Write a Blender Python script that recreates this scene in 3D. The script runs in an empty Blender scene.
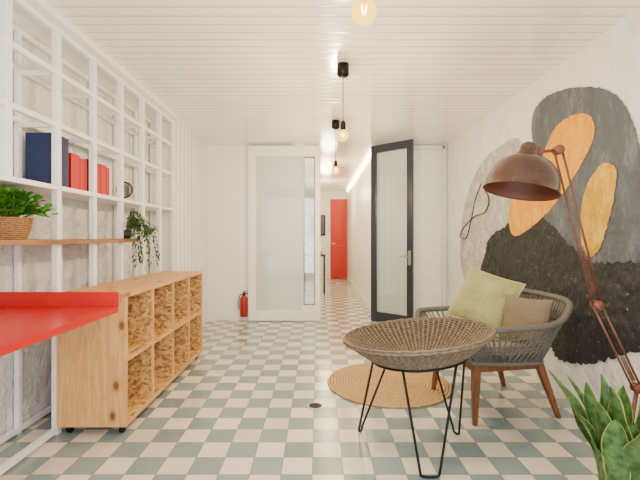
import bpy, bmesh, math, random
from mathutils import Vector, Matrix, Euler
random.seed(7)
S = bpy.context.scene
COL = S.collection

# ------------------------------------------------------------ materials
def new_mat(name):
    m = bpy.data.materials.new(name); m.use_nodes = True
    nt = m.node_tree; b = nt.nodes['Principled BSDF']
    return m, nt, b
def rgb(r, g, b):
    f = lambda c: ((c/255+0.055)/1.055)**2.4 if c > 10 else c/255/12.92
    return (f(r), f(g), f(b), 1)
def N(nt, t, **kw):
    n = nt.nodes.new(t)
    for k, v in kw.items():
        if k in n.inputs: n.inputs[k].default_value = v
        else: setattr(n, k, v)
    return n
def coords(nt, scale=(1, 1, 1), loc=(0, 0, 0)):
    tc = N(nt, 'ShaderNodeTexCoord'); mp = N(nt, 'ShaderNodeMapping')
    mp.inputs['Scale'].default_value = scale; mp.inputs['Location'].default_value = loc
    nt.links.new(tc.outputs['Object'], mp.inputs['Vector'])
    return mp.outputs['Vector']
def ramp(nt, fac, stops):
    r = N(nt, 'ShaderNodeValToRGB'); cr = r.color_ramp
    cr.elements[0].position, cr.elements[0].color = stops[0]
    cr.elements[1].position, cr.elements[1].color = stops[-1]
    for p, c in stops[1:-1]:
        e = cr.elements.new(p); e.color = c
    nt.links.new(fac, r.inputs['Fac']); return r.outputs['Color']
def mult(nt, a, b_):
    mx = N(nt, 'ShaderNodeMix', data_type='RGBA', blend_type='MULTIPLY'); mx.inputs[0].default_value = 1
    nt.links.new(a, mx.inputs[6]); nt.links.new(b_, mx.inputs[7]); return mx.outputs[2]
def bump(nt, b, h, strength=0.3, dist=0.01):
    n = N(nt, 'ShaderNodeBump'); n.inputs['Strength'].default_value = strength
    n.inputs['Distance'].default_value = dist
    nt.links.new(h, n.inputs['Height']); nt.links.new(n.outputs['Normal'], b.inputs['Normal'])
def simple(name, c, rough=0.5, metal=0.0, noise=0, var=0.0, bstr=0.0, bdist=0.005, coat=0):
    m, nt, b = new_mat(name)
    b.inputs['Base Color'].default_value = c; b.inputs['Roughness'].default_value = rough
    b.inputs['Metallic'].default_value = metal; b.inputs['Coat Weight'].default_value = coat
    if noise:
        t = N(nt, 'ShaderNodeTexNoise'); t.inputs['Scale'].default_value = noise; t.inputs['Detail'].default_value = 5
        nt.links.new(coords(nt), t.inputs['Vector'])
        if var:
            d = tuple(max(0, x*(1-var)) for x in c[:3])+(1,); l = tuple(min(1, x*(1+var)) for x in c[:3])+(1,)
            nt.links.new(ramp(nt, t.outputs['Fac'], [(0.3, d), (0.7, l)]), b.inputs['Base Color'])
        if bstr: bump(nt, b, t.outputs['Fac'], bstr, bdist)
    return m
def planks(name, c, dark, axis, pitch, rough):
    m, nt, b = new_mat(name)
    sx = N(nt, 'ShaderNodeSeparateXYZ'); nt.links.new(coords(nt), sx.inputs[0])
    mu = N(nt, 'ShaderNodeMath', operation='MULTIPLY'); mu.inputs[1].default_value = 1/pitch
    nt.links.new(sx.outputs[axis], mu.inputs[0])
    fr = N(nt, 'ShaderNodeMath', operation='FRACT'); nt.links.new(mu.outputs[0], fr.inputs[0])
    col = ramp(nt, fr.outputs[0], [(0, dark), (0.04, dark), (0.09, c), (0.97, c), (1, dark)])
    nz = N(nt, 'ShaderNodeTexNoise'); nz.inputs['Scale'].default_value = 2.5; nt.links.new(coords(nt), nz.inputs['Vector'])
    nt.links.new(mult(nt, col, ramp(nt, nz.outputs['Fac'], [(0.3, (0.95, 0.94, 0.93, 1)), (0.7, (1, 1, 1, 1))])), b.inputs['Base Color'])
    h = ramp(nt, fr.outputs[0], [(0, (0, 0, 0, 1)), (0.12, (0.9, 0.9, 0.9, 1)), (0.5, (1, 1, 1, 1)), (0.9, (0.9, 0.9, 0.9, 1)), (1, (0, 0, 0, 1))])
    bump(nt, b, h, 0.6, 0.006)
    b.inputs['Roughness'].default_value = rough; b.inputs['Coat Weight'].default_value = 0.5; b.inputs['Coat Roughness'].default_value = 0.12
    return m
def wood(name, c1, c2, scale=(3, 40, 40), rough=0.5, knots=False):
    m, nt, b = new_mat(name)
    t = N(nt, 'ShaderNodeTexNoise'); t.inputs['Scale'].default_value = 1; t.inputs['Detail'].default_value = 4
    t.inputs['Distortion'].default_value = 0.9
    nt.links.new(coords(nt, scale), t.inputs['Vector'])
    col = ramp(nt, t.outputs['Fac'], [(0.28, c2), (0.45, c1), (0.55, c2), (0.72, c1)])
    if knots:
        v = N(nt, 'ShaderNodeTexVoronoi'); v.inputs['Scale'].default_value = 1
        nt.links.new(coords(nt, tuple(8 if s > 5 else 5 for s in scale)), v.inputs['Vector'])
        col = mult(nt, col, ramp(nt, v.outputs['Distance'], [(0.0, (0.25, 0.14, 0.07, 1)), (0.11, (0.36, 0.22, 0.12, 1)), (0.17, (0.82, 0.72, 0.6, 1)), (0.3, (1, 1, 1, 1))]))
    nt.links.new(col, b.inputs['Base Color'])
    b.inputs['Roughness'].default_value = rough
    bump(nt, b, t.outputs['Fac'], 0.15, 0.002)
    return m
def plaster(name, c, dist=0.06):
    m, nt, b = new_mat(name)
    t = N(nt, 'ShaderNodeTexNoise'); t.inputs['Scale'].default_value = 5; t.inputs['Detail'].default_value = 9; t.inputs['Roughness'].default_value = 0.62
    nt.links.new(coords(nt), t.inputs['Vector'])
    v = N(nt, 'ShaderNodeTexVoronoi'); v.inputs['Scale'].default_value = 7; v.feature = 'SMOOTH_F1'
    nt.links.new(coords(nt), v.inputs['Vector'])
    ad = N(nt, 'ShaderNodeMath', operation='MULTIPLY_ADD'); ad.inputs[1].default_value = 0.35
    nt.links.new(v.outputs['Distance'], ad.inputs[0]); nt.links.new(t.outputs['Fac'], ad.inputs[2])
    d = tuple(x*0.92 for x in c[:3])+(1,)
    nt.links.new(ramp(nt, t.outputs['Fac'], [(0.3, d), (0.6, c)]), b.inputs['Base Color'])
    b.inputs['Roughness'].default_value = 0.65; bump(nt, b, ad.outputs[0], 0.9, dist); return m

M = {}
M['plaster'] = plaster('white_rough_plaster', rgb(245, 242, 237), 0.08)
M['plaster2'] = plaster('white_painted_masonry', rgb(246, 245, 243), 0.14)
M['white'] = simple('white_paint', rgb(243, 241, 237), 0.35, noise=30, bstr=0.08)
M['whitewood'] = simple('white_painted_timber', rgb(244, 242, 238), 0.4, noise=12, var=0.05, bstr=0.35, bdist=0.006)
M['ceil'] = planks('white_plank_ceiling', rgb(250, 246, 240), rgb(196, 188, 176), 1, 0.10, 0.2)
M['vplank'] = planks('white_vertical_planks', rgb(244, 243, 241), rgb(160, 158, 154), 1, 0.14, 0.3)
M['pine'] = wood('pine', rgb(218, 170, 106), rgb(200, 148, 86), (22, 22, 2.2), knots=True)
M['pine_h'] = wood('pine_horizontal', rgb(216, 168, 106), rgb(196, 144, 86), (22, 2.5, 22), knots=True)
M['oak'] = wood('oak_board', rgb(164, 116, 74), rgb(128, 86, 52), (30, 2.5, 30))
M['legwood'] = wood('brown_leg_wood', rgb(124, 74, 38), rgb(92, 54, 28), (25, 25, 3))
M['black'] = simple('black_metal', rgb(14, 13, 14), 0.4, 0.5)
M['navy'] = simple('dark_navy_paint', rgb(34, 41, 58), 0.3)
M['steel'] = simple('brushed_steel', rgb(170, 170, 170), 0.3, 1)
M['red'] = simple('red_enamel', rgb(192, 4, 8), 0.4, noise=8, var=0.06, coat=0.1)
M['redx'] = simple('extinguisher_red', rgb(160, 4, 8), 0.35)
M['reddoor'] = simple('red_door_paint', rgb(192, 30, 12), 0.45)
M['redbook'] = simple('red_book_cloth', rgb(192, 14, 12), 0.55)
M['bluebook'] = simple('navy_book_cloth', rgb(10, 32, 78), 0.55)
M['pages'] = simple('book_pages', rgb(235, 228, 210), 0.8)
M['rust'] = simple('rust_brown_metal', rgb(58, 30, 20), 0.26, 0.2, noise=14, var=0.4, coat=0.3)
M['rustarm'] = simple('rust_brown_rod', rgb(104, 58, 40), 0.4, 0.1, noise=20, var=0.3)
M['rustin'] = simple('shade_inner', rgb(100, 48, 26), 0.5)
M['rope'] = simple('grey_rope', rgb(98, 93, 86), 0.8, noise=110, var=0.35, bstr=0.6)
M['greycush'] = simple('grey_cushion', rgb(120, 114, 106), 0.9, noise=150, var=0.1, bstr=0.3)
M['sage'] = simple('sage_velvet', rgb(148, 146, 98), 0.8, noise=11, var=0.18, bstr=0.6, bdist=0.03)
M['piping'] = simple('olive_piping', rgb(184, 178, 138), 0.8)
M['taupe'] = simple('taupe_linen', rgb(116, 102, 82), 0.9, noise=140, var=0.15, bstr=0.4)
M['wicker'] = simple('wicker_brown', rgb(114, 97, 78), 0.6, noise=45, var=0.4, bstr=0.4)
M['wickerd'] = simple('wicker_dark', rgb(60, 49, 40), 0.75, noise=60, var=0.3)
M['leaf'] = simple('leaf_green', rgb(62, 122, 24), 0.4, noise=20, var=0.35)
M['leafd'] = simple('leaf_dark_green', rgb(50, 88, 32), 0.45, noise=20, var=0.3)
M['snake'] = simple('snake_leaf', rgb(66, 100, 50), 0.35, noise=34, var=0.65)
M['snakey'] = simple('snake_leaf_edge', rgb(156, 158, 78), 0.4)
M['soil'] = simple('soil', rgb(60, 44, 34), 0.95, noise=60, var=0.3, bstr=0.6)
M['basket'] = simple('basket_seagrass', rgb(164, 116, 70), 0.8, noise=70, var=0.3, bstr=0.4)
M['terra'] = simple('dark_pot', rgb(60, 52, 42), 0.5)
M['whitepot'] = simple('white_ceramic', rgb(225, 222, 215), 0.3)
M['darkwood'] = wood('dark_wood', rgb(80, 54, 40), rgb(50, 34, 26), (25, 3, 25))
m, nt, b = new_mat('jute_braid')
sx = N(nt, 'ShaderNodeSeparateXYZ'); nt.links.new(coords(nt), sx.inputs[0])
cb = N(nt, 'ShaderNodeCombineXYZ'); nt.links.new(sx.outputs[0], cb.inputs[0]); nt.links.new(sx.outputs[1], cb.inputs[1])
ln = N(nt, 'ShaderNodeVectorMath', operation='LENGTH'); nt.links.new(cb.outputs[0], ln.inputs[0])
mu_ = N(nt, 'ShaderNodeMath', operation='MULTIPLY'); mu_.inputs[1].default_value = 1/0.026; nt.links.new(ln.outputs['Value'], mu_.inputs[0])
fr = N(nt, 'ShaderNodeMath', operation='FRACT'); nt.links.new(mu_.outputs[0], fr.inputs[0])
t = N(nt, 'ShaderNodeTexNoise'); t.inputs['Scale'].default_value = 70; nt.links.new(coords(nt), t.inputs['Vector'])
c1 = ramp(nt, fr.outputs[0], [(0, (0.42, 0.36, 0.3, 1)), (0.2, (1, 1, 1, 1)), (0.8, (1, 1, 1, 1)), (1, (0.42, 0.36, 0.3, 1))])
c2 = ramp(nt, t.outputs['Fac'], [(0.3, rgb(168, 132, 84)), (0.7, rgb(214, 180, 124))])
nt.links.new(mult(nt, c1, c2), b.inputs['Base Color']); b.inputs['Roughness'].default_value = 0.85
bump(nt, b, t.outputs['Fac'], 0.6, 0.006); M['jute'] = m
m, nt, b = new_mat('osb_board')
v = N(nt, 'ShaderNodeTexVoronoi'); v.inputs['Scale'].default_value = 1
nz = N(nt, 'ShaderNodeTexNoise'); nz.inputs['Scale'].default_value = 4; nz.inputs['Detail'].default_value = 1
co = coords(nt, (46, 26, 62)); c2 = coords(nt)
nt.links.new(c2, nz.inputs['Vector'])
va = N(nt, 'ShaderNodeVectorMath', operation='MULTIPLY_ADD'); va.inputs[1].default_value = (6, 6, 6)
nt.links.new(nz.outputs['Color'], va.inputs[0]); nt.links.new(co, va.inputs[2])
nt.links.new(va.outputs[0], v.inputs['Vector'])
sp = N(nt, 'ShaderNodeSeparateColor'); nt.links.new(v.outputs['Color'], sp.inputs[0])
nt.links.new(ramp(nt, sp.outputs[0], [(0, rgb(128, 88, 46)), (0.3, rgb(192, 144, 84)), (0.6, rgb(224, 182, 118)), (0.85, rgb(202, 154, 92)), (1, rgb(144, 100, 56))]), b.inputs['Base Color'])
b.inputs['Roughness'].default_value = 0.65; M['osb'] = m
# floor tiles
TS = 0.165
m, nt, b = new_mat('checker_tile')
co = coords(nt, (1, 1, 1), (0.03, 0.04, 0.05))
ck = N(nt, 'ShaderNodeTexChecker'); ck.inputs['Scale'].default_value = 1/TS
ck.inputs['Color1'].default_value = rgb(142, 160, 160); ck.inputs['Color2'].default_value = rgb(236, 225, 207)
nt.links.new(co, ck.inputs['Vector'])
br = N(nt, 'ShaderNodeTexBrick'); br.offset = 0; br.squash = 1
for k, vv in {'Scale': 1, 'Mortar Size': 0.0028, 'Mortar Smooth': 0.1, 'Brick Width': TS, 'Row Height': TS, 'Bias': 0}.items():
    br.inputs[k].default_value = vv
br.inputs['Color1'].default_value = (1, 1, 1, 1); br.inputs['Color2'].default_value = (0.74, 0.76, 0.77, 1)
br.inputs['Mortar'].default_value = (0.52, 0.5, 0.47, 1)
nt.links.new(co, br.inputs['Vector'])
nz = N(nt, 'ShaderNodeTexNoise'); nz.inputs['Scale'].default_value = 10; nt.links.new(co, nz.inputs['Vector'])
c3 = mult(nt, mult(nt, ck.outputs['Color'], br.outputs['Color']), ramp(nt, nz.outputs['Fac'], [(0.3, (0.92, 0.91, 0.9, 1)), (0.7, (1, 1, 1, 1))]))
nt.links.new(c3, b.inputs['Base Color'])
inv = N(nt, 'ShaderNodeMath', operation='SUBTRACT'); inv.inputs[0].default_value = 1
nt.links.new(br.outputs['Fac'], inv.inputs[1]); bump(nt, b, inv.outputs[0], 0.4, 0.003)
b.inputs['Roughness'].default_value = 0.18; M['tile'] = m
def glassy(name, alpha, tint, rough=0.03):
    m, nt, b = new_mat(name)
    out = nt.nodes['Material Output']; tr = N(nt, 'ShaderNodeBsdfTransparent'); gl = N(nt, 'ShaderNodeBsdfGlossy')
    tr.inputs['Color'].default_value = tint
    gl.inputs['Color'].default_value = (0.95, 0.97, 0.97, 1); gl.inputs['Roughness'].default_value = rough
    mx = N(nt, 'ShaderNodeMixShader'); mx.inputs[0].default_value = alpha
    nt.links.new(tr.outputs[0], mx.inputs[1]); nt.links.new(gl.outputs[0], mx.inputs[2]); nt.links.new(mx.outputs[0], out.inputs[0])
    return m
M['glass'] = glassy('clear_glass', 0.2, (0.92, 0.96, 0.96, 1))
M['frost'] = simple('frosted_white_glass', rgb(206, 211, 207), 0.1, coat=0.6)
M['mirror'] = simple('mirror', (0.8, 0.82, 0.82, 1), 0.03, 1)
def emis(name, c, s):
    m, nt, b = new_mat(name); b.inputs['Emission Color'].default_value = c
    b.inputs['Emission Strength'].default_value = s; b.inputs['Base Color'].default_value = c
    return m
M['filament'] = emis('filament', (1, 0.78, 0.38, 1), 40)
M['led'] = emis('led_strip', (1, 0.8, 0.46, 1), 18)
m, nt, b = new_mat('bulb_glass')
out = nt.nodes['Material Output']; tr = N(nt, 'ShaderNodeBsdfTransparent'); em = N(nt, 'ShaderNodeEmission')
em.inputs[0].default_value = (1, 0.58, 0.08, 1); em.inputs[1].default_value = 5.0
tr.inputs['Color'].default_value = (1, 0.85, 0.5, 1)
mx = N(nt, 'ShaderNodeMixShader'); mx.inputs[0].default_value = 0.65
nt.links.new(tr.outputs[0], mx.inputs[1]); nt.links.new(em.outputs[0], mx.inputs[2]); nt.links.new(mx.outputs[0], out.inputs[0]); M['bulb'] = m
def paint(name, c, speck=None, thr=0.62, scale=40, brush=False):
    m, nt, b = new_mat(name)
    t = N(nt, 'ShaderNodeTexNoise'); t.inputs['Scale'].default_value = scale; t.inputs['Detail'].default_value = 9
    t.inputs['Roughness'].default_value = 0.75
    nt.links.new(coords(nt, (1, 1, 0.35) if brush else (1, 1, 1)), t.inputs['Vector'])
    nt.links.new(ramp(nt, t.outputs['Fac'], [(0.3, tuple(x*0.8 for x in c[:3])+(1,)), (thr-0.04, c), (thr+0.04, speck or c)]), b.inputs['Base Color'])
    b.inputs['Roughness'].default_value = 0.7
    t2 = N(nt, 'ShaderNodeTexNoise'); t2.inputs['Scale'].default_value = 7; t2.inputs['Detail'].default_value = 9
    nt.links.new(coords(nt), t2.inputs['Vector']); bump(nt, b, t2.outputs['Fac'], 0.9, 0.07); return m
M['pgrey'] = paint('mural_grey', rgb(84, 90, 98), rgb(108, 113, 119), 0.56, 9, True)
M['pblack'] = paint('mural_black', rgb(30, 31, 35), rgb(165, 163, 160), 0.64, 26)
M['porange'] = paint('mural_orange', rgb(232, 156, 2), rgb(240, 176, 30), 0.54, 16, True)
M['pochre'] = paint('mural_ochre', rgb(216, 162, 20), rgb(226, 186, 76), 0.54, 16, True)
M['plight'] = paint('mural_light_grey', rgb(176, 175, 171), rgb(206, 204, 200), 0.55, 8)
M['pmid'] = paint('mural_mid_grey', rgb(130, 126, 120), rgb(150, 146, 140), 0.55, 14)

# ------------------------------------------------------------ geometry
class Geo:
    def __init__(s): s.v = []; s.f = []; s.m = []
    def add(s, vs, fs, mi=0):
        o = len(s.v); s.v += [tuple(v) for v in vs]; s.f += [tuple(i+o for i in f) for f in fs]; s.m += [mi]*len(fs); return s
    def box(s, x0, x1, y0, y1, z0, z1, mi=0, bev=0.0, mat=None):
        bm = bmesh.new(); bmesh.ops.create_cube(bm, size=1)
        for v in bm.verts:
            v.co = Vector(((x0+x1)/2+v.co.x*(x1-x0), (y0+y1)/2+v.co.y*(y1-y0), (z0+z1)/2+v.co.z*(z1-z0)))
        if bev: bmesh.ops.bevel(bm, geom=bm.edges[:], offset=bev, segments=2, affect='EDGES', profile=0.5)
        if mat is not None: bm.transform(mat)
        bm.verts.index_update()
        s.add([v.co[:] for v in bm.verts], [[v.index for v in f.verts] for f in bm.faces], mi); bm.free(); return s
    def tube(s, path, r, seg=8, closed=False, mi=0):
        P = [Vector(p) for p in path]; n = len(P); vs = []; fs = []
        rr = r if callable(r) else (lambda t: r)
        def tan(i):
            if closed: return (P[(i+1) % n]-P[(i-1) % n]).normalized()
            return (P[min(i+1, n-1)]-P[max(i-1, 0)]).normalized()
        t = tan(0); a = Vector((0, 0, 1)) if abs(t.z) < 0.9 else Vector((1, 0, 0))
        u = t.cross(a).normalized()
        for i in range(n):
            t = tan(i); u = (u-t*u.dot(t)).normalized(); w = t.cross(u)
            q = rr(i/max(1, n-1))
            for k in range(seg):
                an = 2*math.pi*k/seg; vs.append(P[i]+(u*math.cos(an)+w*math.sin(an))*q)
        for i in range(n if closed else n-1):
            j = (i+1) % n
            for k in range(seg):
                l = (k+1) % seg; fs.append((i*seg+k, i*seg+l, j*seg+l, j*seg+k))
        if not closed:
            fs.append(tuple(range(seg))[::-1]); fs.append(tuple((n-1)*seg+k for k in range(seg)))
        return s.add(vs, fs, mi)
    def rev(s, prof, seg=32, mi=0, c=(0, 0, 0), mat=None):
        vs = []; fs = []
        for r, z in prof:
            for k in range(seg):
                a = 2*math.pi*k/seg; p = Vector((c[0]+r*math.cos(a), c[1]+r*math.sin(a), c[2]+z))
                vs.append(mat @ p if mat is not None else p)
        for i in range(len(prof)-1):
            for k in range(seg):
                l = (k+1) % seg; fs.append((i*seg+k, i*seg+l, (i+1)*seg+l, (i+1)*seg+k))
        if prof[0][0] > 1e-4: fs.append(tuple(range(seg))[::-1])
        if prof[-1][0] > 1e-4: fs.append(tuple((len(prof)-1)*seg+k for k in range(seg)))
        return s.add(vs, fs, mi)
    def revopen(s, prof, seg=32, mi=0, c=(0,0,0), mat=None):
        o=len(s.f); s.rev(prof,seg,mi,c,mat)
        keep=[i for i in range(len(s.f)) if i<o or len(s.f[i])==4 or seg==4]
        s.f=[s.f[i] for i in keep]; s.m=[s.m[i] for i in keep]; return s
    def obj(s, name, mats, parent=None, smooth=False, loc=(0, 0, 0), rot=(0, 0, 0)):
        me = bpy.data.meshes.new(name); me.from_pydata(s.v, [], s.f); me.update()
        if not isinstance(mats, (list, tuple)): mats = [mats]
        for m in mats: me.materials.append(m)
        for p, mi in zip(me.polygons, s.m): p.material_index = mi; p.use_smooth = smooth
        bm = bmesh.new(); bm.from_mesh(me); bmesh.ops.recalc_face_normals(bm, faces=bm.faces); bm.to_mesh(me); bm.free()
        o = bpy.data.objects.new(name, me); COL.objects.link(o); o.location = loc; o.rotation_euler = rot
        if parent: o.parent = parent
        return o
def tag(o, label=None, cat=None, group=None, kind=None):
    if label: o['label'] = label
    if cat: o['category'] = cat
    if group: o['group'] = group
    if kind: o['kind'] = kind
    return o
def thing(name, label, cat, loc=(0, 0, 0), rot=(0, 0, 0), group=None):
    e = bpy.data.objects.new(name, None); COL.objects.link(e); e.location = loc; e.rotation_euler = rot
    e.empty_display_size = 0.1
    return tag(e, label, cat, group)
def struct(o, label=None, cat=None): return tag(o, label, cat, kind='structure')
def loc(o, p):
    o.parent = p; o.matrix_parent_inverse = Matrix.Translation(-Vector(p.location)); return o
def smoothpath(pts, n=8, closed=False):
    P = [Vector(p) for p in pts]; m = len(P); out = []
    rng = m if closed else m-1
    for i in range(rng):
        if closed: a, b_, c, d = P[(i-1) % m], P[i], P[(i+1) % m], P[(i+2) % m]
        else: a, b_, c, d = P[max(i-1, 0)], P[i], P[i+1], P[min(i+2, m-1)]
        for k in range(n):
            t = k/n
            out.append(0.5*((2*b_)+(-a+c)*t+(2*a-5*b_+4*c-d)*t*t+(-a+3*b_-3*c+d)*t**3))
    if not closed: out.append(P[-1])
    return out

H = 2.63; XL = -1.64; XR = 1.93; XW = -1.93; YB = 6.0; YC = 12.0; Y0 = -0.6; XC = 0.88
# ------------------------------------------------------------ room
struct(Geo().box(XW-0.1, XR+0.1, Y0, YC+0.1, -0.1, 0).obj('floor', M['tile']), 'checkerboard floor of sage and cream square tiles', 'floor')
struct(Geo().box(XW-0.1, XR+0.1, Y0, YC+0.1, H, H+0.1).obj('ceiling', M['ceil']), 'white painted tongue and groove plank ceiling', 'ceiling')
struct(Geo().box(XR, XR+0.1, Y0, YB+0.1, 0, H).obj('wall_right', M['plaster']), 'white rough plaster wall with mural', 'wall')
struct(Geo().box(XW-0.1, XW, Y0, 4.6, 0, H).obj('wall_left', M['plaster2']), 'white rough painted masonry wall behind shelving', 'wall')
struct(Geo().box(XW-0.1, XL, 4.6, YB+0.1, 0, H).obj('wall_left_panelled', M['vplank']), 'white vertical plank panelled wall', 'wall')
struct(Geo().box(XL, -0.35, YB, YB+0.1, 0, H).obj('wall_back_left', M['white']), 'smooth white wall', 'wall')
struct(Geo().box(0.81, XR, YB, YB+0.1, 0, H).obj('wall_back_right', M['white']), 'smooth white wall beside corridor opening', 'wall')
struct(Geo().box(-0.45, -0.35, YB+0.1, YC, 0, H).obj('wall_corridor_left', M['white']), 'white corridor wall', 'wall')
struct(Geo().box(XC, XC+0.1, YB+0.1, YC, 0, H).obj('wall_corridor_right', M['white']), 'white corridor wall', 'wall')
struct(Geo().box(-0.45, XC+0.1, YC, YC+0.1, 0, H).obj('wall_corridor_end', M['white']), 'white corridor end wall', 'wall')
struct(Geo().box(XL, -1.04, YB-0.015, YB, 0, 0.10, bev=0.003).obj('baseboard_back', M['white']), 'white baseboard', 'baseboard')
struct(Geo().box(XL, XL+0.015, 4.6, YB-0.015, 0, 0.12, bev=0.003).obj('baseboard_left', M['white']), 'white baseboard', 'baseboard')
struct(Geo().box(XC-0.015, XC, YB+0.1, YC, 0, 0.10, bev=0.003).obj('baseboard_corridor', M['white']), 'white baseboard', 'baseboard')
struct(Geo().box(XC-0.04, XC-0.01, YB+0.3, YC-0.3, H-0.06, H-0.03).obj('trim_1', M['led']), 'warm glowing light strip along the corridor ceiling edge', 'light strip')
struct(Geo().box(XW, -1.585, Y0, 4.6, H-0.05, H, bev=0.003).obj('trim_3', M['whitewood']), 'white soffit board above the shelving', 'trim')
dr = Geo(); x0, x1, yd = -1.035, 0.035, 5.92
dr.box(x0, -0.92, yd, yd+0.06, 0.01, 2.6, bev=0.005); dr.box(-0.235, -0.215, yd, yd+0.06, 0.01, 2.6, bev=0.003)
dr.box(-0.045, x1, yd, yd+0.06, 0.01, 2.6, bev=0.005)
dr.box(-0.92, -0.235, yd, yd+0.06, 2.44, 2.6, bev=0.005); dr.box(-0.92, -0.235, yd, yd+0.06, 0.01, 0.16, bev=0.005)
dr.box(-0.215, -0.045, yd, yd+0.06, 2.44, 2.6, bev=0.004); dr.box(-0.215, -0.045, yd, yd+0.06, 0.01, 0.24, bev=0.004)
d1 = struct(dr.obj('door_1', M['whitewood']), 'tall white framed sliding door with glass panes', 'door')
Geo().box(-0.92, -0.235, yd+0.035, yd+0.045, 0.16, 2.44).obj('glass_panel', M['frost'], d1)['label'] = 'frosted greyish white panel'
Geo().box(-0.215, -0.045, yd+0.03, yd+0.04, 0.24, 2.44).obj('glass_pane', M['glass'], d1)['label'] = 'narrow reflective glass pane'
g = Geo(); q = 0.014
g.box(-0.215, -0.215+q, yd+0.005, yd+0.03, 0.24, 2.44); g.box(-0.045-q, -0.045, yd+0.005, yd+0.03, 0.24, 2.44)
g.box(-0.215+q, -0.045-q, yd+0.005, yd+0.03, 2.44-q, 2.44); g.box(-0.215+q, -0.045-q, yd+0.005, yd+0.03, 0.24, 0.24+q)
g.obj('pane_bead', M['oak'], d1)['label'] = 'thin wooden bead around the narrow pane'
L = 0.68; g = Geo()
g.box(0, 0.085, -0.022, 0.022, 0.01, 2.6, bev=0.004); g.box(L-0.085, L, -0.022, 0.022, 0.01, 2.6, bev=0.004)
g.box(0.085, L-0.085, -0.022, 0.022, 2.49, 2.6, bev=0.004); g.box(0.085, L-0.085, -0.022, 0.022, 0.01, 0.15, bev=0.004)
d2 = struct(g.obj('door_2', M['navy'], loc=(0.80, 5.97, 0), rot=(0, 0, math.atan2(-0.45, 0.51))), 'open dark navy framed glass door', 'door')
Geo().box(0.085, L-0.085, -0.006, 0.006, 0.15, 2.49).obj('glass_pane', M['glass'], d2)
g = Geo()
for sgn in (-1, 1):
    g.box(L-0.065, L-0.02, sgn*0.022-0.004, sgn*0.022+0.004, 0.86, 1.06, bev=0.002)
    g.tube([(L-0.042, sgn*0.025, 0.98), (L-0.042, sgn*0.07, 0.98), (L-0.17, sgn*0.07, 0.98)], 0.009)
g.obj('handle', M['steel'], d2, smooth=False)['label'] = 'steel lever handle'
d3 = struct(Geo().box(1.44, 1.85, YB-0.03, YB, 0.01, 2.56, bev=0.003).obj('door_3', M['whitewood']), 'plain white door', 'door')
g = Geo(); g.box(1.40, 1.435, YB-0.04, YB, 0, 2.61, bev=0.003); g.box(1.855, 1.89, YB-0.04, YB, 0, 2.61, bev=0.003); g.box(1.40, 1.89, YB-0.04, YB, 2.565, 2.61, bev=0.003)
struct(g.obj('trim_2', M['whitewood']), 'white door casing', 'trim')
d4 = struct(Geo().box(0.37, 0.865, YC-0.06, YC-0.01, 0.01, 2.38, bev=0.004).obj('door_4', M['reddoor']), 'bright red door at the corridor end', 'door')
for z0, z1 in ((0.2, 1.0), (1.15, 2.2)): Geo().box(0.45, 0.78, YC-0.075, YC-0.06, z0, z1, bev=0.008).obj('panel', M['reddoor'], d4)
Geo().tube([(0.42, YC-0.06, 1.05), (0.42, YC-0.11, 1.05), (0.52, YC-0.11, 1.05)], 0.012).obj('handle', M['steel'], d4)

# ------------------------------------------------------------ mural on right wall
def wpt(x, y):
    Y = 400*XR/(x-318); return (Y, 1.25+(237-y)*Y/400)
mu = thing('mural', 'abstract wall mural with grey, black, orange and ochre organic shapes', 'mural', (XR-0.012, 3.0, 1.2))
def blob(name, pts, mat, off, parent, label, jag=0.006):
    P = smoothpath([(0, *wpt(*p)) for p in pts], 14, True)
    o = Geo().add([(XR-off, max(p.y, 1.6)+random.uniform(-jag, jag), p.z+random.uniform(-jag, jag)) for p in P], [tuple(range(len(P)))]).obj(name, mat)
    loc(o, parent); o['label'] = label; return o
blob('painted_shape', [(518,138),(500,146),(482,163),(469,190),(462,225),(461,262),(470,292),(490,302),(505,260),(520,200),(524,160)], M['plight'], .004, mu, 'pale grey painted shape')
blob('painted_shape', [(545,168),(533,140),(534,112),(548,96),(572,88),(600,88),(622,100),(636,128),(645,165),(660,210),(668,262),(640,275),(600,270),(570,262),(548,235),(540,205)], M['pgrey'], .006, mu, 'dark slate grey painted shape')
blob('painted_shape', [(486,252),(490,238),(506,226),(532,214),(552,224),(572,246),(592,262),(640,262),(700,280),(705,350),(640,352),(606,360),(578,364),(556,356),(545,330),(520,318),(496,300),(480,280)], M['pblack'], .008, mu, 'black textured painted shape', 0.014)
blob('painted_shape', [(546,150),(558,126),(575,115),(590,115),(596,128),(592,146),(582,165),(568,188),(550,211),(530,229),(515,236),(510,222),(512,204),(528,188),(540,170)], M['porange'], .010, mu, 'orange painted shape', 0.005)
blob('painted_shape', [(606,163),(617,168),(617,188),(611,218),(602,246),(592,257),(584,247),(582,222),(586,192),(596,172)], M['pochre'], .011, mu, 'ochre painted shape', 0.005)
g = Geo()
g.tube([(XR-0.012, p.y, p.z) for p in smoothpath([(0, *wpt(*q)) for q in [(482,184),(476,200),(472,220),(467,238),(461,236),(465,227),(475,217),(486,212),(490,200),(486,190)]], 6)], 0.006, 6)
loc(g.obj('painted_line', M['pblack']), mu)['label'] = 'thin black looping painted line'

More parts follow.
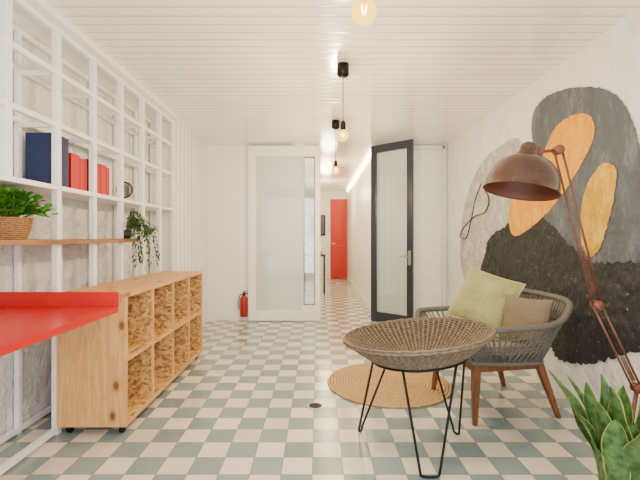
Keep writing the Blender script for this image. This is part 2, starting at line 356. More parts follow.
# ------------------------------------------------------------ shelving unit
sh = thing('shelving_unit', 'floor to ceiling white timber lattice shelving against plaster wall', 'shelf', (XL-0.02, 2.5, 0))
ys = [2.13, 2.54, 2.95, 3.36, 3.77, 4.18, 4.58]
for i, y in enumerate(ys):
    for X in (-1.66, -1.905):
        z0 = 1.575 if i == 0 else 0.0
        y1 = y if i < 6 else 4.575
        hw = 0.02 if X > -1.8 else 0.015
        loc(Geo().box(X-hw, X+hw, y1-hw, y1+hw, z0, H-0.052, bev=0.003).obj('post', M['whitewood']), sh)
for z in (0.03, 1.96, 2.29, 2.56):
    for X in (-1.66, -1.905):
        dz = 0.03 if (X < -1.8 and 0.1 < z < 2.5) else 0
        loc(Geo().box(X-0.016, X+0.016, 1.3, 4.59, z-0.017+dz, z+0.017+dz, bev=0.003).obj('rail', M['whitewood']), sh)
for z in (1.96, 2.29):
    for i, y in enumerate(ys):
        loc(Geo().box(-1.89, -1.68, y-0.013, y+0.013, z-0.015, z+0.015, bev=0.003).obj('crossbar', M['whitewood']), sh)
loc(Geo().box(-1.928, -1.635, 1.3, 4.59, 1.545, 1.575, bev=0.003).obj('shelf_board', M['whitewood']), sh)
o = loc(Geo().box(-1.928, -1.60, 1.3, 3.56, 1.205, 1.235, bev=0.003).obj('shelf_board', M['oak']), sh); o['label'] = 'natural wood shelf board'

# ------------------------------------------------------------ books
def book(loc_, th, hh, dp, mat, label, group, name='book'):
    e = thing(name, label, 'book', loc_, (0, 0, 0), group)
    Geo().box(-dp+0.004, -0.006, 0.003, th-0.003, 0.004, hh-0.006).obj('pages', M['pages'], e)
    g = Geo(); g.box(-dp, 0, 0, 0.003, 0, hh); g.box(-dp, 0, th-0.003, th, 0, hh); g.box(-0.004, 0.001, 0, th, 0, hh)
    g.obj('cover', mat, e)
y = 2.57
for th, hh in ((0.05, 0.345), (0.045, 0.34), (0.04, 0.335)):
    book((-1.69, y, 1.576), th, hh, 0.19, M['bluebook'], 'tall navy blue hardback book standing on shelf', 'navy books on the shelf'); y += th+0.002
y = 2.735
for th, hh, c_ in ((0.10, 0.25, 0), (0.085, 0.235, 0), (0.035, 0.245, 1), (0.075, 0.25, 0), (0.05, 0.225, 0), (0.08, 0.24, 0), (0.04, 0.23, 0)):
    if c_: book((-1.69, y, 1.576), th, hh, 0.18, M['bluebook'], 'thin navy book between the red books', None)
    else: book((-1.69, y, 1.576), th, hh, 0.18, M['redbook'], 'red hardback book standing on shelf', 'red books on the shelf')
    y += th+0.006
book((-1.69, y, 1.576), 0.03, 0.225, 0.18, M['whitepot'], 'white book at the end of the red row', None)
e = thing('table_mirror', 'small round dark rimmed mirror standing on shelf', 'mirror', (-1.75, 3.62, 1.576))
rm = 0.068
Geo().tube([(rm*math.cos(a), 0, 0.1+rm*math.sin(a)) for a in [2*math.pi*k/32 for k in range(32)]], 0.008, 8, True).obj('rim', M['darkwood'], e, True)
Geo().rev([(0.0, -0.002), (rm-0.002, -0.002), (rm-0.002, 0.002), (0, 0.002)], 32, mat=Matrix.Translation((0, 0, 0.1)) @ Matrix.Rotation(math.pi/2, 4, 'X')).obj('glass', M['mirror'], e)
Geo().rev([(0, 0), (0.045, 0), (0.045, 0.008), (0.01, 0.014), (0.008, 0.03), (0, 0.03)], 24).obj('base', M['darkwood'], e)

# ------------------------------------------------------------ red counter
cx0, cx1, cy0, cy1 = -1.925, -1.18, 1.25, 2.37
ZT = 0.84
co_ = thing('counter', 'bright red enamelled sheet counter with low upturned end', 'counter', (-1.55, 1.8, 0.8))
loc(Geo().box(cx0, cx1, cy0, 2.364, ZT-0.006, ZT).obj('top', M['red']), co_)
loc(Geo().box(cx0, cx1, 2.364, 2.37, ZT-0.006, ZT+0.085, bev=0.001).obj('rim', M['red']), co_)
loc(Geo().box(cx1-0.006, cx1, cy0, 2.364, ZT-0.035, ZT-0.006).obj('front_edge', M['red']), co_)
loc(Geo().box(cx0, cx1-0.01, 2.28, 2.31, ZT-0.04, ZT-0.006, bev=0.003).obj('support', M['red']), co_)
loc(Geo().box(cx0, cx1-0.01, 1.4, 1.44, ZT-0.04, ZT-0.006, bev=0.003).obj('support', M['red']), co_)

# ------------------------------------------------------------ OSB storage box
bx0, bx1, by0, by1, bz0, bz1 = -1.635, -1.20, 2.50, 4.16, 0.06, 0.895
cab = thing('storage_cubby', 'pine storage unit with eight chipboard lined cubbies on casters', 'cabinet', (-1.42, 3.3, 0))
t = 0.025
loc(Geo().box(bx0, bx1, by0, by0+t, bz0, bz1-t, bev=0.002).obj('side_panel', M['pine']), cab)
loc(Geo().box(bx0, bx1, by1-t, by1, bz0, bz1-t, bev=0.002).obj('side_panel', M['pine']), cab)
loc(Geo().box(bx0, bx1, by0, by1, bz1-t, bz1, bev=0.002).obj('top_panel', M['pine_h']), cab)
loc(Geo().box(bx0, bx1, by0+t, by1-t, bz0, bz0+t, bev=0.002).obj('bottom_panel', M['pine_h']), cab)
loc(Geo().box(bx0, bx0+0.012, by0+t, by1-t, bz0+t, bz1-t).obj('back_panel', M['osb']), cab)
pw = (by1-by0-t)/4
for i in (1, 2, 3):
    yy = by0+pw*i
    loc(Geo().box(bx0+0.012, bx1-0.001, yy, yy+t, bz0+t, bz1-t, bev=0.001).obj('divider', M['pine']), cab)
zm = (bz0+bz1)/2
for i in range(4):
    a = by0+pw*i+t; c = by0+pw*(i+1)
    loc(Geo().box(bx0+0.012, bx1-0.001, a, c, zm-t/2, zm+t/2, bev=0.001).obj('shelf_board', M['pine_h']), cab)
    for z0, z1 in ((bz0+t, zm-t/2), (zm+t/2, bz1-t)):
        g = Geo(); q = 0.004
        g.box(bx0+0.013, bx1-0.012, c-q, c-0.0005, z0, z1); g.box(bx0+0.013, bx1-0.012, a+0.0005, a+q, z0, z1)
        g.box(bx0+0.013, bx1-0.012, a+q, c-q, z0, z0+q); g.box(bx0+0.013, bx1-0.012, a+q, c-q, z1-q, z1)
        loc(g.obj('lining', M['osb']), cab)
for X in (bx0+0.05, bx1-0.05):
    for Y in (by0+0.06, by1-0.06):
        g = Geo(); g.rev([(0, -0.012), (0.024, -0.012), (0.026, 0), (0.024, 0.012), (0, 0.012)], 20, mat=Matrix.Translation((X, Y, 0.026)) @ Matrix.Rotation(math.pi/2, 4, 'Y'))
        g.box(X-0.018, X+0.018, Y-0.018, Y+0.018, 0.054, 0.06)
        g.box(X-0.017, X-0.013, Y-0.012, Y+0.012, 0.02, 0.056); g.box(X+0.013, X+0.017, Y-0.012, Y+0.012, 0.02, 0.056)
        loc(g.obj('caster', M['black']), cab)

# ------------------------------------------------------------ plants
def leaf(g, base, d, up, Lx, W, mi=0, droop=0.3, n=6, rnd=False):
    d = Vector(d).normalized(); up = Vector(up); s_ = d.cross(up)
    if s_.length < 1e-3: s_ = d.cross(Vector((1, 0, 0)))
    s_.normalize(); nn = s_.cross(d).normalized()
    vs = []; fs = []
    for i in range(n+1):
        t_ = i/n
        w = W*max(0.02, math.sin(math.pi*min(1, t_*0.95+0.05)))**0.5*(1-0.1*t_) if rnd else W*math.sin(math.pi*min(1, t_*0.95+0.05))**0.8*(1-0.35*t_)
        c = Vector(base)+d*Lx*t_-nn*droop*Lx*t_*t_
        vs += [c-s_*w/2+nn*w*0.15, c, c+s_*w/2+nn*w*0.15]
    for i in range(n):
        for k in (0, 1): fs.append((i*3+k, i*3+k+1, i*3+k+4, i*3+k+3))
    g.add(vs, fs, mi)
def weave_pot(r0, r1, h, rows, amp=0.003, rt=0.006):
    g = Geo()
    for i in range(rows):
        t_ = i/(rows-1); r = r0+(r1-r0)*math.sin(t_*math.pi/2)
        g.tube([((r+amp*math.sin(12*a+math.pi*i))*math.cos(a), (r+amp*math.sin(12*a+math.pi*i))*math.sin(a), rt+t_*(h-2*rt)) for a in [2*math.pi*k/48 for k in range(48)]], rt, 6, True)
    g.rev([(0, 0.002), (r0, 0.002), (r0*0.5+r1*0.5-0.002, h*0.4), (r1-0.003, h-0.01), (r1-0.012, h-0.01), (r1-0.015, h-0.03), (0, h-0.03)], 32)
    return g
e = thing('potted_plant', 'bushy green leafy plant in a woven basket on wood shelf', 'plant', (-1.74, 2.26, 1.236))
weave_pot(0.075, 0.1, 0.125, 11).obj('basket', M['basket'], e, True)
Geo().rev([(0, 0), (0.08, 0), (0.08, 0.003), (0, 0.004)], 24, c=(0, 0, 0.096)).obj('soil', M['soil'], e)
g = Geo()
for i in range(380):
    a = random.uniform(0, 2*math.pi); el = random.uniform(0.0, 1.4); r = random.uniform(0.05, 0.2)
    b0 = Vector((math.cos(a)*r*math.cos(el)*0.95, math.sin(a)*r*math.cos(el)*1.1, 0.14+r*math.sin(el)*0.72))
    if b0.x < -0.12 or b0.z > 0.26: continue
    d = Vector((math.cos(a)*math.cos(el)+random.uniform(-.4, .4), math.sin(a)*math.cos(el)+random.uniform(-.4, .4), math.sin(el)*0.6+random.uniform(-.2, .4)))
    if b0.x < -0.04 and d.x < 0: d.x *= -0.2
    leaf(g, b0, d, (random.uniform(-.4, .4), random.uniform(-.6, 0), 1), random.uniform(0.04, 0.052), random.uniform(0.038, 0.048), droop=0.12, rnd=True)
    if i % 4 == 0: g.tube([(0, 0, 0.09), tuple(b0)], 0.0018, 5)
g.obj('foliage', M['leaf'], e, True)
e = thing('potted_plant', 'trailing plant in a dark pot on wood shelf end', 'plant', (-1.66, 3.46, 1.236))
Geo().rev([(0, 0), (0.035, 0), (0.05, 0.075), (0.046, 0.075), (0.042, 0.065), (0, 0.065)], 24).obj('pot', M['terra'], e, True)
g = Geo()
for i in range(19):
    a = random.uniform(-0.9, 1.7); r = random.uniform(0.08, 0.27); top_ = random.uniform(0.1, 0.24)
    drop = random.uniform(0.05, 0.27) if i % 2 else random.uniform(-0.16, 0.05)
    ca, sa = math.cos(a), math.sin(a)
    p = smoothpath([(0, 0, 0.06), (r*0.35*ca, r*0.35*sa, top_), (r*0.8*ca, r*0.8*sa, top_*0.7), (r*ca, r*sa, 0.03-drop*0.5), (r*1.05*ca, r*1.05*sa, -drop)], 5)
    g.tube(p, 0.0018, 5)
    for k in range(3, len(p)):
        q = 1 if k % 2 else -1
        d = Vector((math.cos(a+q*1.2)+random.uniform(-.4, .4), math.sin(a+q*1.2), random.uniform(-.6, .3)))
        leaf(g, p[k], d, (0, 0, 1), random.uniform(0.03, 0.055), 0.022, droop=0.5, n=4)
g.obj('foliage', M['leafd'], e, True)
# snake plant
e = thing('snake_plant', 'snake plant with broad wavy mottled green leaves in dark pot', 'plant', (1.31, 1.71, 0))
Geo().rev([(0, 0), (0.10, 0), (0.13, 0.12), (0.122, 0.12), (0.118, 0.10), (0, 0.10)], 36).obj('pot', M['terra'], e, True)
Geo().rev([(0, 0), (0.119, 0), (0, 0.006)], 24, c=(0, 0, 0.101)).obj('soil', M['soil'], e)
random.seed(11)
for i in range(24):
    a = 2*math.pi*i/24*4.3; r = random.uniform(0.01, 0.09); Lx = random.uniform(0.32, 0.54); lean = random.uniform(0.1, 0.55)
    W = random.uniform(0.085, 0.12); tw = random.uniform(-.7, .7); vs = []; fs = []; ms = []
    n = 22; cols = [-1, -0.91, -0.4, 0, 0.4, 0.91, 1]; ph = random.uniform(0, 6)
    for k in range(n+1):
        t_ = k/n; w = W/2*(0.45+1.0*t_)*(1-t_**4)**0.8 if t_ < 1 else 0.0005
        c = Vector((math.cos(a)*(r+lean*Lx*t_**1.5), math.sin(a)*(r+lean*Lx*t_**1.5), 0.105+Lx*t_))
        an = a+math.pi/2+tw*(0.4+t_); s_ = Vector((math.cos(an), math.sin(an), 0)); nn = Vector((-math.sin(an), math.cos(an), 0))
        for q in cols: vs.append(c+s_*w*q+nn*(w*0.35*q*q+0.2*w*q*abs(q)*math.sin(t_*15+ph+q)))
    for k in range(n):
        for q in range(6): fs.append((k*7+q, k*7+q+1, k*7+q+8, k*7+q+7)); ms.append(1 if q in (0, 5) else 0)
    g = Geo(); g.add(vs, fs); g.m = ms
    g.obj('leaf', [M['snake'], M['snakey']], e, True)

# ------------------------------------------------------------ rug + drain
g = Geo()
for i in range(20):
    r = 0.013+i*0.026
    n = max(20, int(r*200))
    g.tube([((r+0.0015*math.sin(k*2.1))*math.cos(2*math.pi*k/n), (r+0.0015*math.sin(k*2.1))*math.sin(2*math.pi*k/n), 0.0075) for k in range(n)], lambda t: 0.0125, 8, True)
for i in range(len(g.v)):
    x, y, z = g.v[i]; g.v[i] = (x, y, max(0.0005, min(0.014, 0.0005+(z+0.005)*0.7)))
g.rev([(0, 0.001), (0.515, 0.001), (0.515, 0.005), (0, 0.005)], 64)
tag(g.obj('rug', M['jute'], loc=(0.60, 3.42, 0)), 'round braided jute rug lying on tiled floor', 'rug')
e = thing('floor_drain', 'small round black floor drain with steel ring', 'drain', (-0.02, 2.96, 0.0))
Geo().rev([(0.05, 0.0005), (0.062, 0.0005), (0.062, 0.003), (0.05, 0.003), (0.05, 0.0005)], 32).obj('ring', M['steel'], e)
g = Geo().rev([(0, 0.0004), (0.05, 0.0004), (0.05, 0.0015), (0, 0.0015)], 32)
for k in range(-3, 4): g.box(-0.04, 0.04, k*0.012-0.002, k*0.012+0.002, 0.0015, 0.003)
g.obj('grate', M['black'], e)

# ------------------------------------------------------------ wicker bowl chair
e = thing('wicker_chair', 'round brown wicker bowl chair on black wire legs', 'chair', (0.58, 2.36, 0))
tilt = Matrix.Translation((0, 0, 0.68)) @ Matrix.Rotation(math.radians(-6), 4, 'Y') @ Matrix.Rotation(math.radians(-2), 4, 'X')
R = 0.425; DP = 0.2
def bp(t_): return R*t_, -DP*(1-t_**2.1)
g = Geo(); rows = 62
for i in range(2, rows):
    t_ = i/rows; r, z = bp(t_); n = 216; nr = 72 if t_ > 0.3 else 36
    r2, z2 = bp(min(1, t_+0.01)); tn = Vector((r2-r, z2-z)).normalized(); nx, nz_ = -tn.y, tn.x
    pth = []
    for k in range(n):
        a = 2*math.pi*k/n; w = 0.0036*math.sin((nr//2)*a+math.pi*i)
        pth.append(tilt @ Vector(((r+nx*w)*math.cos(a), (r+nx*w)*math.sin(a), z+nz_*w)))
    g.tube(pth, 0.0034, 5, True)
g.revopen([(max(0.0005, bp(k/14)[0]), bp(k/14)[1]) for k in range(0, 15)], 48, mat=tilt, mi=1)
for k in range(72):
    a = 2*math.pi*k/72
    g.tube([tilt @ Vector((bp(q/10)[0]*math.cos(a), bp(q/10)[0]*math.sin(a), bp(q/10)[1])) for q in range(1, 11)], 0.0055, 6, mi=0)
g.obj('seat_bowl', [M['wicker'], M['wickerd']], e, True)
g = Geo()
for dz, dr_ in ((0, 0), (0.008, 0.003), (-0.008, 0.003)):
    g.tube([tilt @ Vector(((R+dr_+0.002*math.sin(36*a))*math.cos(a), (R+dr_+0.002*math.sin(36*a))*math.sin(a), dz+0.002*math.cos(36*a))) for a in [2*math.pi*k/144 for k in range(144)]], 0.0055, 6, True)
g.obj('rim', M['wicker'], e, True)
rr = 0.27; zr = bp(rr/R)[1]-0.013
Geo().tube([tilt @ Vector((rr*math.cos(a), rr*math.sin(a), zr)) for a in [2*math.pi*k/48 for k in range(48)]], 0.006, 8, True).obj('ring', M['black'], e, True)
for ang, fr in ((-90, 0.29), (146, 0.37), (30, 0.34)):
    a = math.radians(ang); da = math.radians(32); fw = 0.05 if ang == -90 else 0.022
    p0 = tilt @ Vector((rr*math.cos(a-da), rr*math.sin(a-da), zr)); p3 = tilt @ Vector((rr*math.cos(a+da), rr*math.sin(a+da), zr))
    f0 = Vector((fr*math.cos(a)+fw*math.sin(a), fr*math.sin(a)-fw*math.cos(a), 0)); f1 = Vector((fr*math.cos(a)-fw*math.sin(a), fr*math.sin(a)+fw*math.cos(a), 0))
    hz = 0.025
    path = [p0.lerp(f0+Vector((0, 0, hz)), q/5) for q in range(6)]
    cc = (f0+f1)/2
    for q in range(1, 8):
        th_ = math.pi*q/8; path.append(cc+(f0-cc)*math.cos(th_)+Vector((0, 0, hz-(hz-0.0075)*math.sin(th_)**0.5)))
    path += [(f1+Vector((0, 0, hz))).lerp(p3, q/5) for q in range(6)]
    Geo().tube(path, 0.0072, 8).obj('leg', M['black'], e, True)

# ------------------------------------------------------------ armchair
ch = thing('armchair', 'grey rope woven armchair with wooden legs and seat pad', 'chair', (1.27, 3.0, 0), (0, 0, math.radians(10)))
half = [(-0.33, -0.30, 0.43), (-0.385, -0.35, 0.56), (-0.375, -0.385, 0.632), (-0.30, -0.395, 0.645), (0.12, -0.395, 0.655), (0.30, -0.38, 0.69), (0.40, -0.34, 0.785), (0.425, -0.24, 0.81), (0.435, -0.10, 0.815)]
top = half+[(x, -y, z) for x, y, z in half[::-1]]
bot_h = [(-0.30, -0.29, 0.41), (-0.27, -0.30, 0.41), (-0.22, -0.30, 0.405), (-0.15, -0.30, 0.40), (-0.02, -0.30, 0.39), (0.14, -0.295, 0.385), (0.23, -0.27, 0.38), (0.27, -0.18, 0.38), (0.29, -0.08, 0.38)]
bot = bot_h+[(x, -y, z) for x, y, z in bot_h[::-1]]
TP = smoothpath(top, 8); BP = smoothpath(bot, 8)
nT = len(TP)
def samp(P, t_):
    t_ = max(0, min(len(P)-1.001, t_)); i = int(t_); return P[i].lerp(P[i+1], t_-i)
Geo().tube(TP, 0.021, 10).obj('arm_rail', M['rope'], ch, True)
g = Geo(); g.tube(BP+[Vector((-0.30, 0, 0.41))], 0.016, 8, True); g.obj('seat_rail', M['rope'], ch, True)
g = Geo()
NR = 124
idx = [7+(nT-15)*k/(NR-1) for k in range(NR)]
for k, t_ in enumerate(idx):
    a = samp(TP, t_); c = samp(BP, t_)
    out_ = Vector(((a+c).x, (a+c).y, 0)).normalized()
    w_ = 0.006*(1 if k % 2 else -1)
    g.tube([a, a.lerp(c, 0.3)+out_*w_, a.lerp(c, 0.5)-out_*w_, a.lerp(c, 0.7)+out_*w_, c], 0.0062, 6)
for f_, ph in ((0.3, 0), (0.5, 1), (0.7, 0)):
    pts_ = []
    for k, t_ in enumerate(idx):
        p = samp(TP, t_).lerp(samp(BP, t_), f_); o_ = Vector((p.x, p.y, 0)).normalized()*(0.009 if (k+ph) % 2 == 0 else -0.009); pts_.append(p+o_)
    g.tube(pts_, 0.006, 6)
g.obj('backrest', M['rope'], ch, True)['label'] = 'woven grey rope back and sides'
g = Geo()
for k in range(26):
    yy = -0.28+0.56*k/25; g.tube([(-0.29, yy, 0.405), (0.27, yy*0.9, 0.38)], 0.006, 5)
g.obj('seat', M['rope'], ch, True)
for sx_ in (-1, 1):
    for sy in (-1, 1):
        zf = 0.0145 if (sx_ == -1 and sy == 1) else 0.0
        x0_, y0_ = (-0.25 if sx_ < 0 else 0.22), 0.255*sy
        x1_, y1_ = (-0.285 if sx_ < 0 else 0.345), 0.30*sy
        g = Geo(); P0 = Vector((x0_, y0_, 0.385)); P1 = Vector((x1_, y1_, zf))
        vs = []
        for P_, w in ((P1, 0.013), (P1.lerp(P0, 0.6), 0.021), (P0, 0.024)):
            vs += [P_+Vector(q) for q in ((-w, -w, 0), (w, -w, 0), (w, w, 0), (-w, w, 0))]
        fs = [(3, 2, 1, 0), (8, 9, 10, 11)]
        for l in (0, 4):
            for k in range(4): fs.append((l+k, l+(k+1) % 4, l+4+(k+1) % 4, l+4+k))
        g.add(vs, fs); g.obj('leg', M['legwood'], ch)
for sy in (-1, 1):
    Geo().box(-0.27, 0.24, 0.255*sy-0.014, 0.255*sy+0.014, 0.335, 0.378, bev=0.004).obj('frame_rail', M['legwood'], ch)
for X in (-0.25, 0.22):
    Geo().box(X-0.014, X+0.014, -0.241, 0.241, 0.335, 0.375, bev=0.004).obj('frame_rail', M['legwood'], ch)
def pillow_geo(w, h, t_, n=20, puff=0.5):
    g = Geo()
    for sgn in (1, -1):
        vs = []; fs = []
        for i in range(n+1):
            for j in range(n+1):
                u = -1+2*i/n; v_ = -1+2*j/n
                k = ((1-abs(u)**2.6)*(1-abs(v_)**2.6))
                zz = sgn*t_/2*max(0, k)**puff*(1+0.09*math.sin(5*u+3*v_)*math.cos(4*v_-u))
                pin = 1-0.07*(1-abs(v_)**2)*abs(u); pin2 = 1-0.07*(1-abs(u)**2)*abs(v_)
                vs.append((u*w/2*pin, v_*h/2*pin2, zz))
        for i in range(n):
            for j in range(n):
                a = i*(n+1)+j; fs.append((a, a+1, a+n+2, a+n+1) if sgn < 0 else (a+n+1, a+n+2, a+1, a))
        g.add(vs, fs)
    return g
def edge(w, h, n=10):
    P = []
    def pt(u, v_): return (u*w/2*(1-0.07*(1-v_*v_)*abs(u)), v_*h/2*(1-0.07*(1-u*u)*abs(v_)), 0)
    for k in range(n): P.append(pt(-1+2*k/n, -1))
    for k in range(n): P.append(pt(1, -1+2*k/n))
    for k in range(n): P.append(pt(1-2*k/n, 1))
    for k in range(n): P.append(pt(-1, 1-2*k/n))
    return P
Geo().box(-0.31, 0.27, -0.275, 0.275, 0.412, 0.495, bev=0.03).obj('seat_cushion', M['greycush'], ch, True)
def orient(u, w):
    w = Vector(w).normalized(); u = Vector(u); u = (u-w*u.dot(w)).normalized(); n_ = w.cross(u)
    return Matrix((w, u, n_)).transposed().to_euler()
e = thing('throw_pillow', 'sage green velvet pillow leaning on armchair', 'pillow', (1.325, 3.19, 0.75), orient((0.5, 0.15, 0.82), (0.62, -0.74, -0.24)))
pillow_geo(0.46, 0.46, 0.12).obj('cover', M['sage'], e, True)
Geo().tube(edge(0.46, 0.46), 0.005, 6, True).obj('piping', M['piping'], e, True)
e = thing('throw_pillow', 'taupe linen pillow against armchair back', 'pillow', (1.475, 2.85, 0.66), orient((0.35, 0.0, 0.93), (0.62, -0.78, 0)))
pillow_geo(0.33, 0.33, 0.09).obj('cover', M['taupe'], e, True)

# ------------------------------------------------------------ floor lamp
YL = 2.2
lp = thing('floor_lamp', 'dark brown adjustable floor lamp with spring arms and dome shade', 'lamp', (1.72, YL, 0))
def LP(x, y, dy=0): return Vector(((x-318)*YL/400-1.72, dy, 1.25-(y-237)*YL/400))
Geo().rev([(0, 0), (0.13, 0), (0.13, 0.014), (0.12, 0.02), (0.02, 0.026), (0, 0.026)], 40).obj('base', M['rust'], lp, True)
J0 = LP(637, 388); J1 = LP(597, 305); J2 = LP(558, 150); J3 = LP(537, 152)
Geo().tube([(0, 0, 0.02), (0, 0, 0.2), (J0.x, 0, J0.z)], 0.011, 12).obj('pole', M['rustarm'], lp, True)
for A, B_, nm in ((J0, J1, 'lower_arm'), (J1, J2, 'upper_arm')):
    g = Geo(); d = (B_-A).normalized(); s_ = Vector((-d.z, 0, d.x))
    for o_ in (-0.022, 0.022):
        g.tube([A+s_*o_, B_+s_*o_], 0.006, 8)
    g.obj(nm, M['rustarm'], lp, True)
    g = Geo(); L0 = A.lerp(B_, 0.08); pts = []
    Ls = 0.3*(B_-A).length; nt_ = 26
    for k in range(nt_*8):
        t_ = k/(nt_*8); an = 2*math.pi*nt_*t_
        pts.append(L0+d*Ls*t_+(s_*math.cos(an)+Vector((0, math.sin(an), 0)))*0.01)
    g.tube(pts, 0.002, 4)
    g.obj('spring', M['rustarm'], lp, True)
for J in (J0, J1, J2, J3):
    Geo().rev([(0, -0.024), (0.024, -0.024), (0.026, -0.02), (0.026, 0.02), (0.024, 0.024), (0, 0.024)], 20, mat=Matrix.Translation(J) @ Matrix.Rotation(math.pi/2, 4, 'X')).obj('joint', M['rustarm'], lp, True)
C0 = LP(529, 149); C1 = LP(519, 193)
ax = (C1-C0).normalized(); q = Vector((0, 0, -1)).rotation_difference(ax + Vector((0, -0.06, 0)))
Ms = Matrix.Translation(C0) @ q.to_matrix().to_4x4() @ Matrix.Scale(0.93, 4)
Geo().tube([J2, J3, C0], 0.009, 8).obj('bracket', M['rustarm'], lp, True)
pr = [(0.0, 0.035), (0.035, 0.033), (0.048, 0.02), (0.052, -0.01), (0.052, -0.03), (0.066, -0.034), (0.07, -0.05), (0.105, -0.062), (0.142, -0.088), (0.172, -0.128), (0.19, -0.175), (0.199, -0.22), (0.203, -0.255), (0.209, -0.262)]
inner = [(r-0.004, z+0.001) for r, z in pr[::-1] if r > 0.06]+[(0.0, -0.055)]
g = Geo(); g.revopen(pr, 48, mat=Ms); g.revopen([(0.209, -0.262)]+inner, 48, mi=1, mat=Ms)
g.obj('lamp_shade', [M['rust'], M['rustin']], lp, True)
Geo().rev([(0, -0.06), (0.016, -0.06), (0.018, -0.1), (0.032, -0.13), (0.034, -0.16), (0.02, -0.18), (0, -0.186)], 20, mat=Ms).obj('bulb', M['whitepot'], lp, True)

# ------------------------------------------------------------ pendant bulbs
def pendant(x, y, zb, br_=0.04):
    e = thing('pendant_lamp', 'bare globe filament bulb hanging on black cord from ceiling', 'lamp', (x, y, H), group='pendant bulbs along the ceiling')
    Geo().rev([(0, 0), (0.048, 0), (0.048, -0.085), (0.03, -0.1), (0, -0.1)], 28).obj('ceiling_rose', M['black'], e, True)
    z = zb-H
    Geo().tube([(0, 0, -0.09), (0, 0, z+0.1)], 0.0035, 6).obj('cord', M['black'], e, True)
    Geo().rev([(0, z+0.12), (0.012, z+0.118), (0.021, z+0.1), (0.021, z+0.045), (0, z+0.045)], 20).obj('socket', M['black'], e, True)
    g = Geo(); prof = [(0.014, 0.052)]
    for k in range(3, 17):
        a = math.pi*k/16; prof.append((max(0.0002, br_*math.sin(a)), br_*math.cos(a)))
    g.rev([(r, zz+z) for r, zz in prof], 24); g.obj('bulb', M['bulb'], e, True)
    g = Geo(); g.tube([((0.006+0.006*(k % 2))*math.cos(k*0.8), (0.006+0.006*(k % 2))*math.sin(k*0.8), z+(0.022 if k % 2 else -0.012)) for k in range(17)], 0.0008, 4); g.obj('filament', M['filament'], e)
    li = bpy.data.lights.new('bulb_light', 'POINT'); li.energy = 62; li.color = (1, 0.77, 0.46); li.shadow_soft_size = 0.05
    lo = bpy.data.objects.new('bulb_light', li); COL.objects.link(lo); lo.location = (x, y, zb-0.06-br_)
pendant(0.163, 1.42, 2.05, 0.045); pendant(0.2, 3.2, 2.06, 0.045); pendant(0.21, 4.75, 2.04, 0.048)

# ------------------------------------------------------------ fire extinguisher
e = thing('fire_extinguisher', 'small red fire extinguisher mounted low on white wall', 'extinguisher', (-1.10, 5.935, 0.07))
k_ = 0.85
Geo().rev([(r*k_, z*k_) for r, z in [(0, 0), (0.06, 0), (0.065, 0.01), (0.065, 0.3), (0.055, 0.335), (0.025, 0.355), (0.022, 0.37), (0, 0.37)]], 28).obj('body', M['redx'], e, True)
g = Geo().rev([(0, 0.31), (0.02, 0.31), (0.02, 0.34), (0, 0.34)], 16); g.box(-0.01, 0.06, -0.01, 0.01, 0.34, 0.35); g.box(-0.01, 0.05, -0.01, 0.01, 0.362, 0.372)
g.box(-0.012, 0.0, -0.01, 0.01, 0.34, 0.372); g.obj('valve_handle', M['black'], e)
Geo().tube(smoothpath([(-0.01, 0, 0.33), (-0.06, -0.01, 0.31), (-0.075, -0.01, 0.2), (-0.07, -0.01, 0.1)]), 0.007, 8).obj('hose', M['black'], e, True)
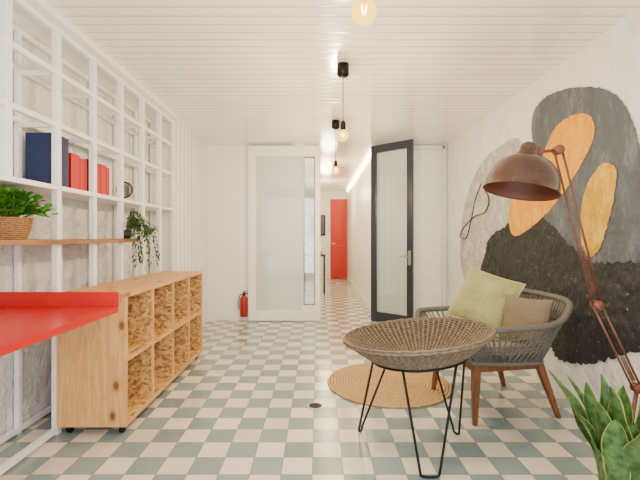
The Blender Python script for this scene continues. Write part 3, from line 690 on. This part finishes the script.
# corridor furniture
e = thing('console_table', 'narrow dark wood console table in the corridor', 'table', (-0.05, 9.0, 0))
Geo().box(-0.29, 0.22, -0.18, 0.18, 0.82, 0.86, bev=0.004).obj('table_top', M['darkwood'], e)
for X in (-0.26, 0.19):
    for Y in (-0.15, 0.15): Geo().box(X-0.02, X+0.02, Y-0.02, Y+0.02, 0, 0.82, bev=0.003).obj('leg', M['darkwood'], e)
tag(Geo().rev([(0, 0), (0.05, 0), (0.08, 0.1), (0.06, 0.2), (0.03, 0.26), (0.035, 0.3), (0.03, 0.3), (0.025, 0.26), (0, 0.2)], 24).obj('vase', M['whitepot'], None, True, loc=(0.03, 9.0, 0.861)), 'white ceramic vase on corridor console', 'vase')
e = thing('framed_picture', 'dark framed picture on corridor end wall', 'picture', (0.0, YC-0.02, 1.6))
g = Geo()
g.box(-0.22, 0.22, -0.02, 0.015, 0.27, 0.31); g.box(-0.22, 0.22, -0.02, 0.015, -0.31, -0.27); g.box(-0.22, -0.18, -0.02, 0.015, -0.27, 0.27); g.box(0.18, 0.22, -0.02, 0.015, -0.27, 0.27)
g.obj('frame', M['black'], e); Geo().box(-0.18, 0.18, -0.005, 0.01, -0.27, 0.27).obj('canvas', M['navy'], e)

# ------------------------------------------------------------ lights
def area(name, loc_, rot, sx, sy, en, col=(1, 1, 1)):
    l = bpy.data.lights.new(name, 'AREA'); l.shape = 'RECTANGLE'; l.size = sx; l.size_y = sy; l.energy = en; l.color = col
    o = bpy.data.objects.new(name, l); COL.objects.link(o); o.location = loc_; o.rotation_euler = rot
area('added_fill_light', (0, -0.5, 1.3), (math.radians(95), 0, 0), 3.4, 2.3, 92, (0.94, 0.97, 1))  # added neutral fill panel behind the camera, no window stands there
for x, y, en in ((0.2, 7.3, 32), (0.2, 9.8, 44)):
    li = bpy.data.lights.new('corridor_light', 'POINT'); li.energy = en; li.color = (1, 0.8, 0.5); li.shadow_soft_size = 0.15
    lo = bpy.data.objects.new('corridor_light', li); COL.objects.link(lo); lo.location = (x, y, 2.3)
W = bpy.data.worlds.new('world'); S.world = W; W.use_nodes = True
W.node_tree.nodes['Background'].inputs[0].default_value = (0.93, 0.96, 1, 1); W.node_tree.nodes['Background'].inputs[1].default_value = 0.8

cam = bpy.data.cameras.new('camera'); cam.lens = 22.5; cam.sensor_width = 36; cam.clip_start = 0.05
cam.shift_x = 2/640; cam.shift_y = -3/640
c = bpy.data.objects.new('camera', cam); COL.objects.link(c); c.location = (0, 0, 1.25); c.rotation_euler = (math.radians(90), 0, 0)
S.camera = c
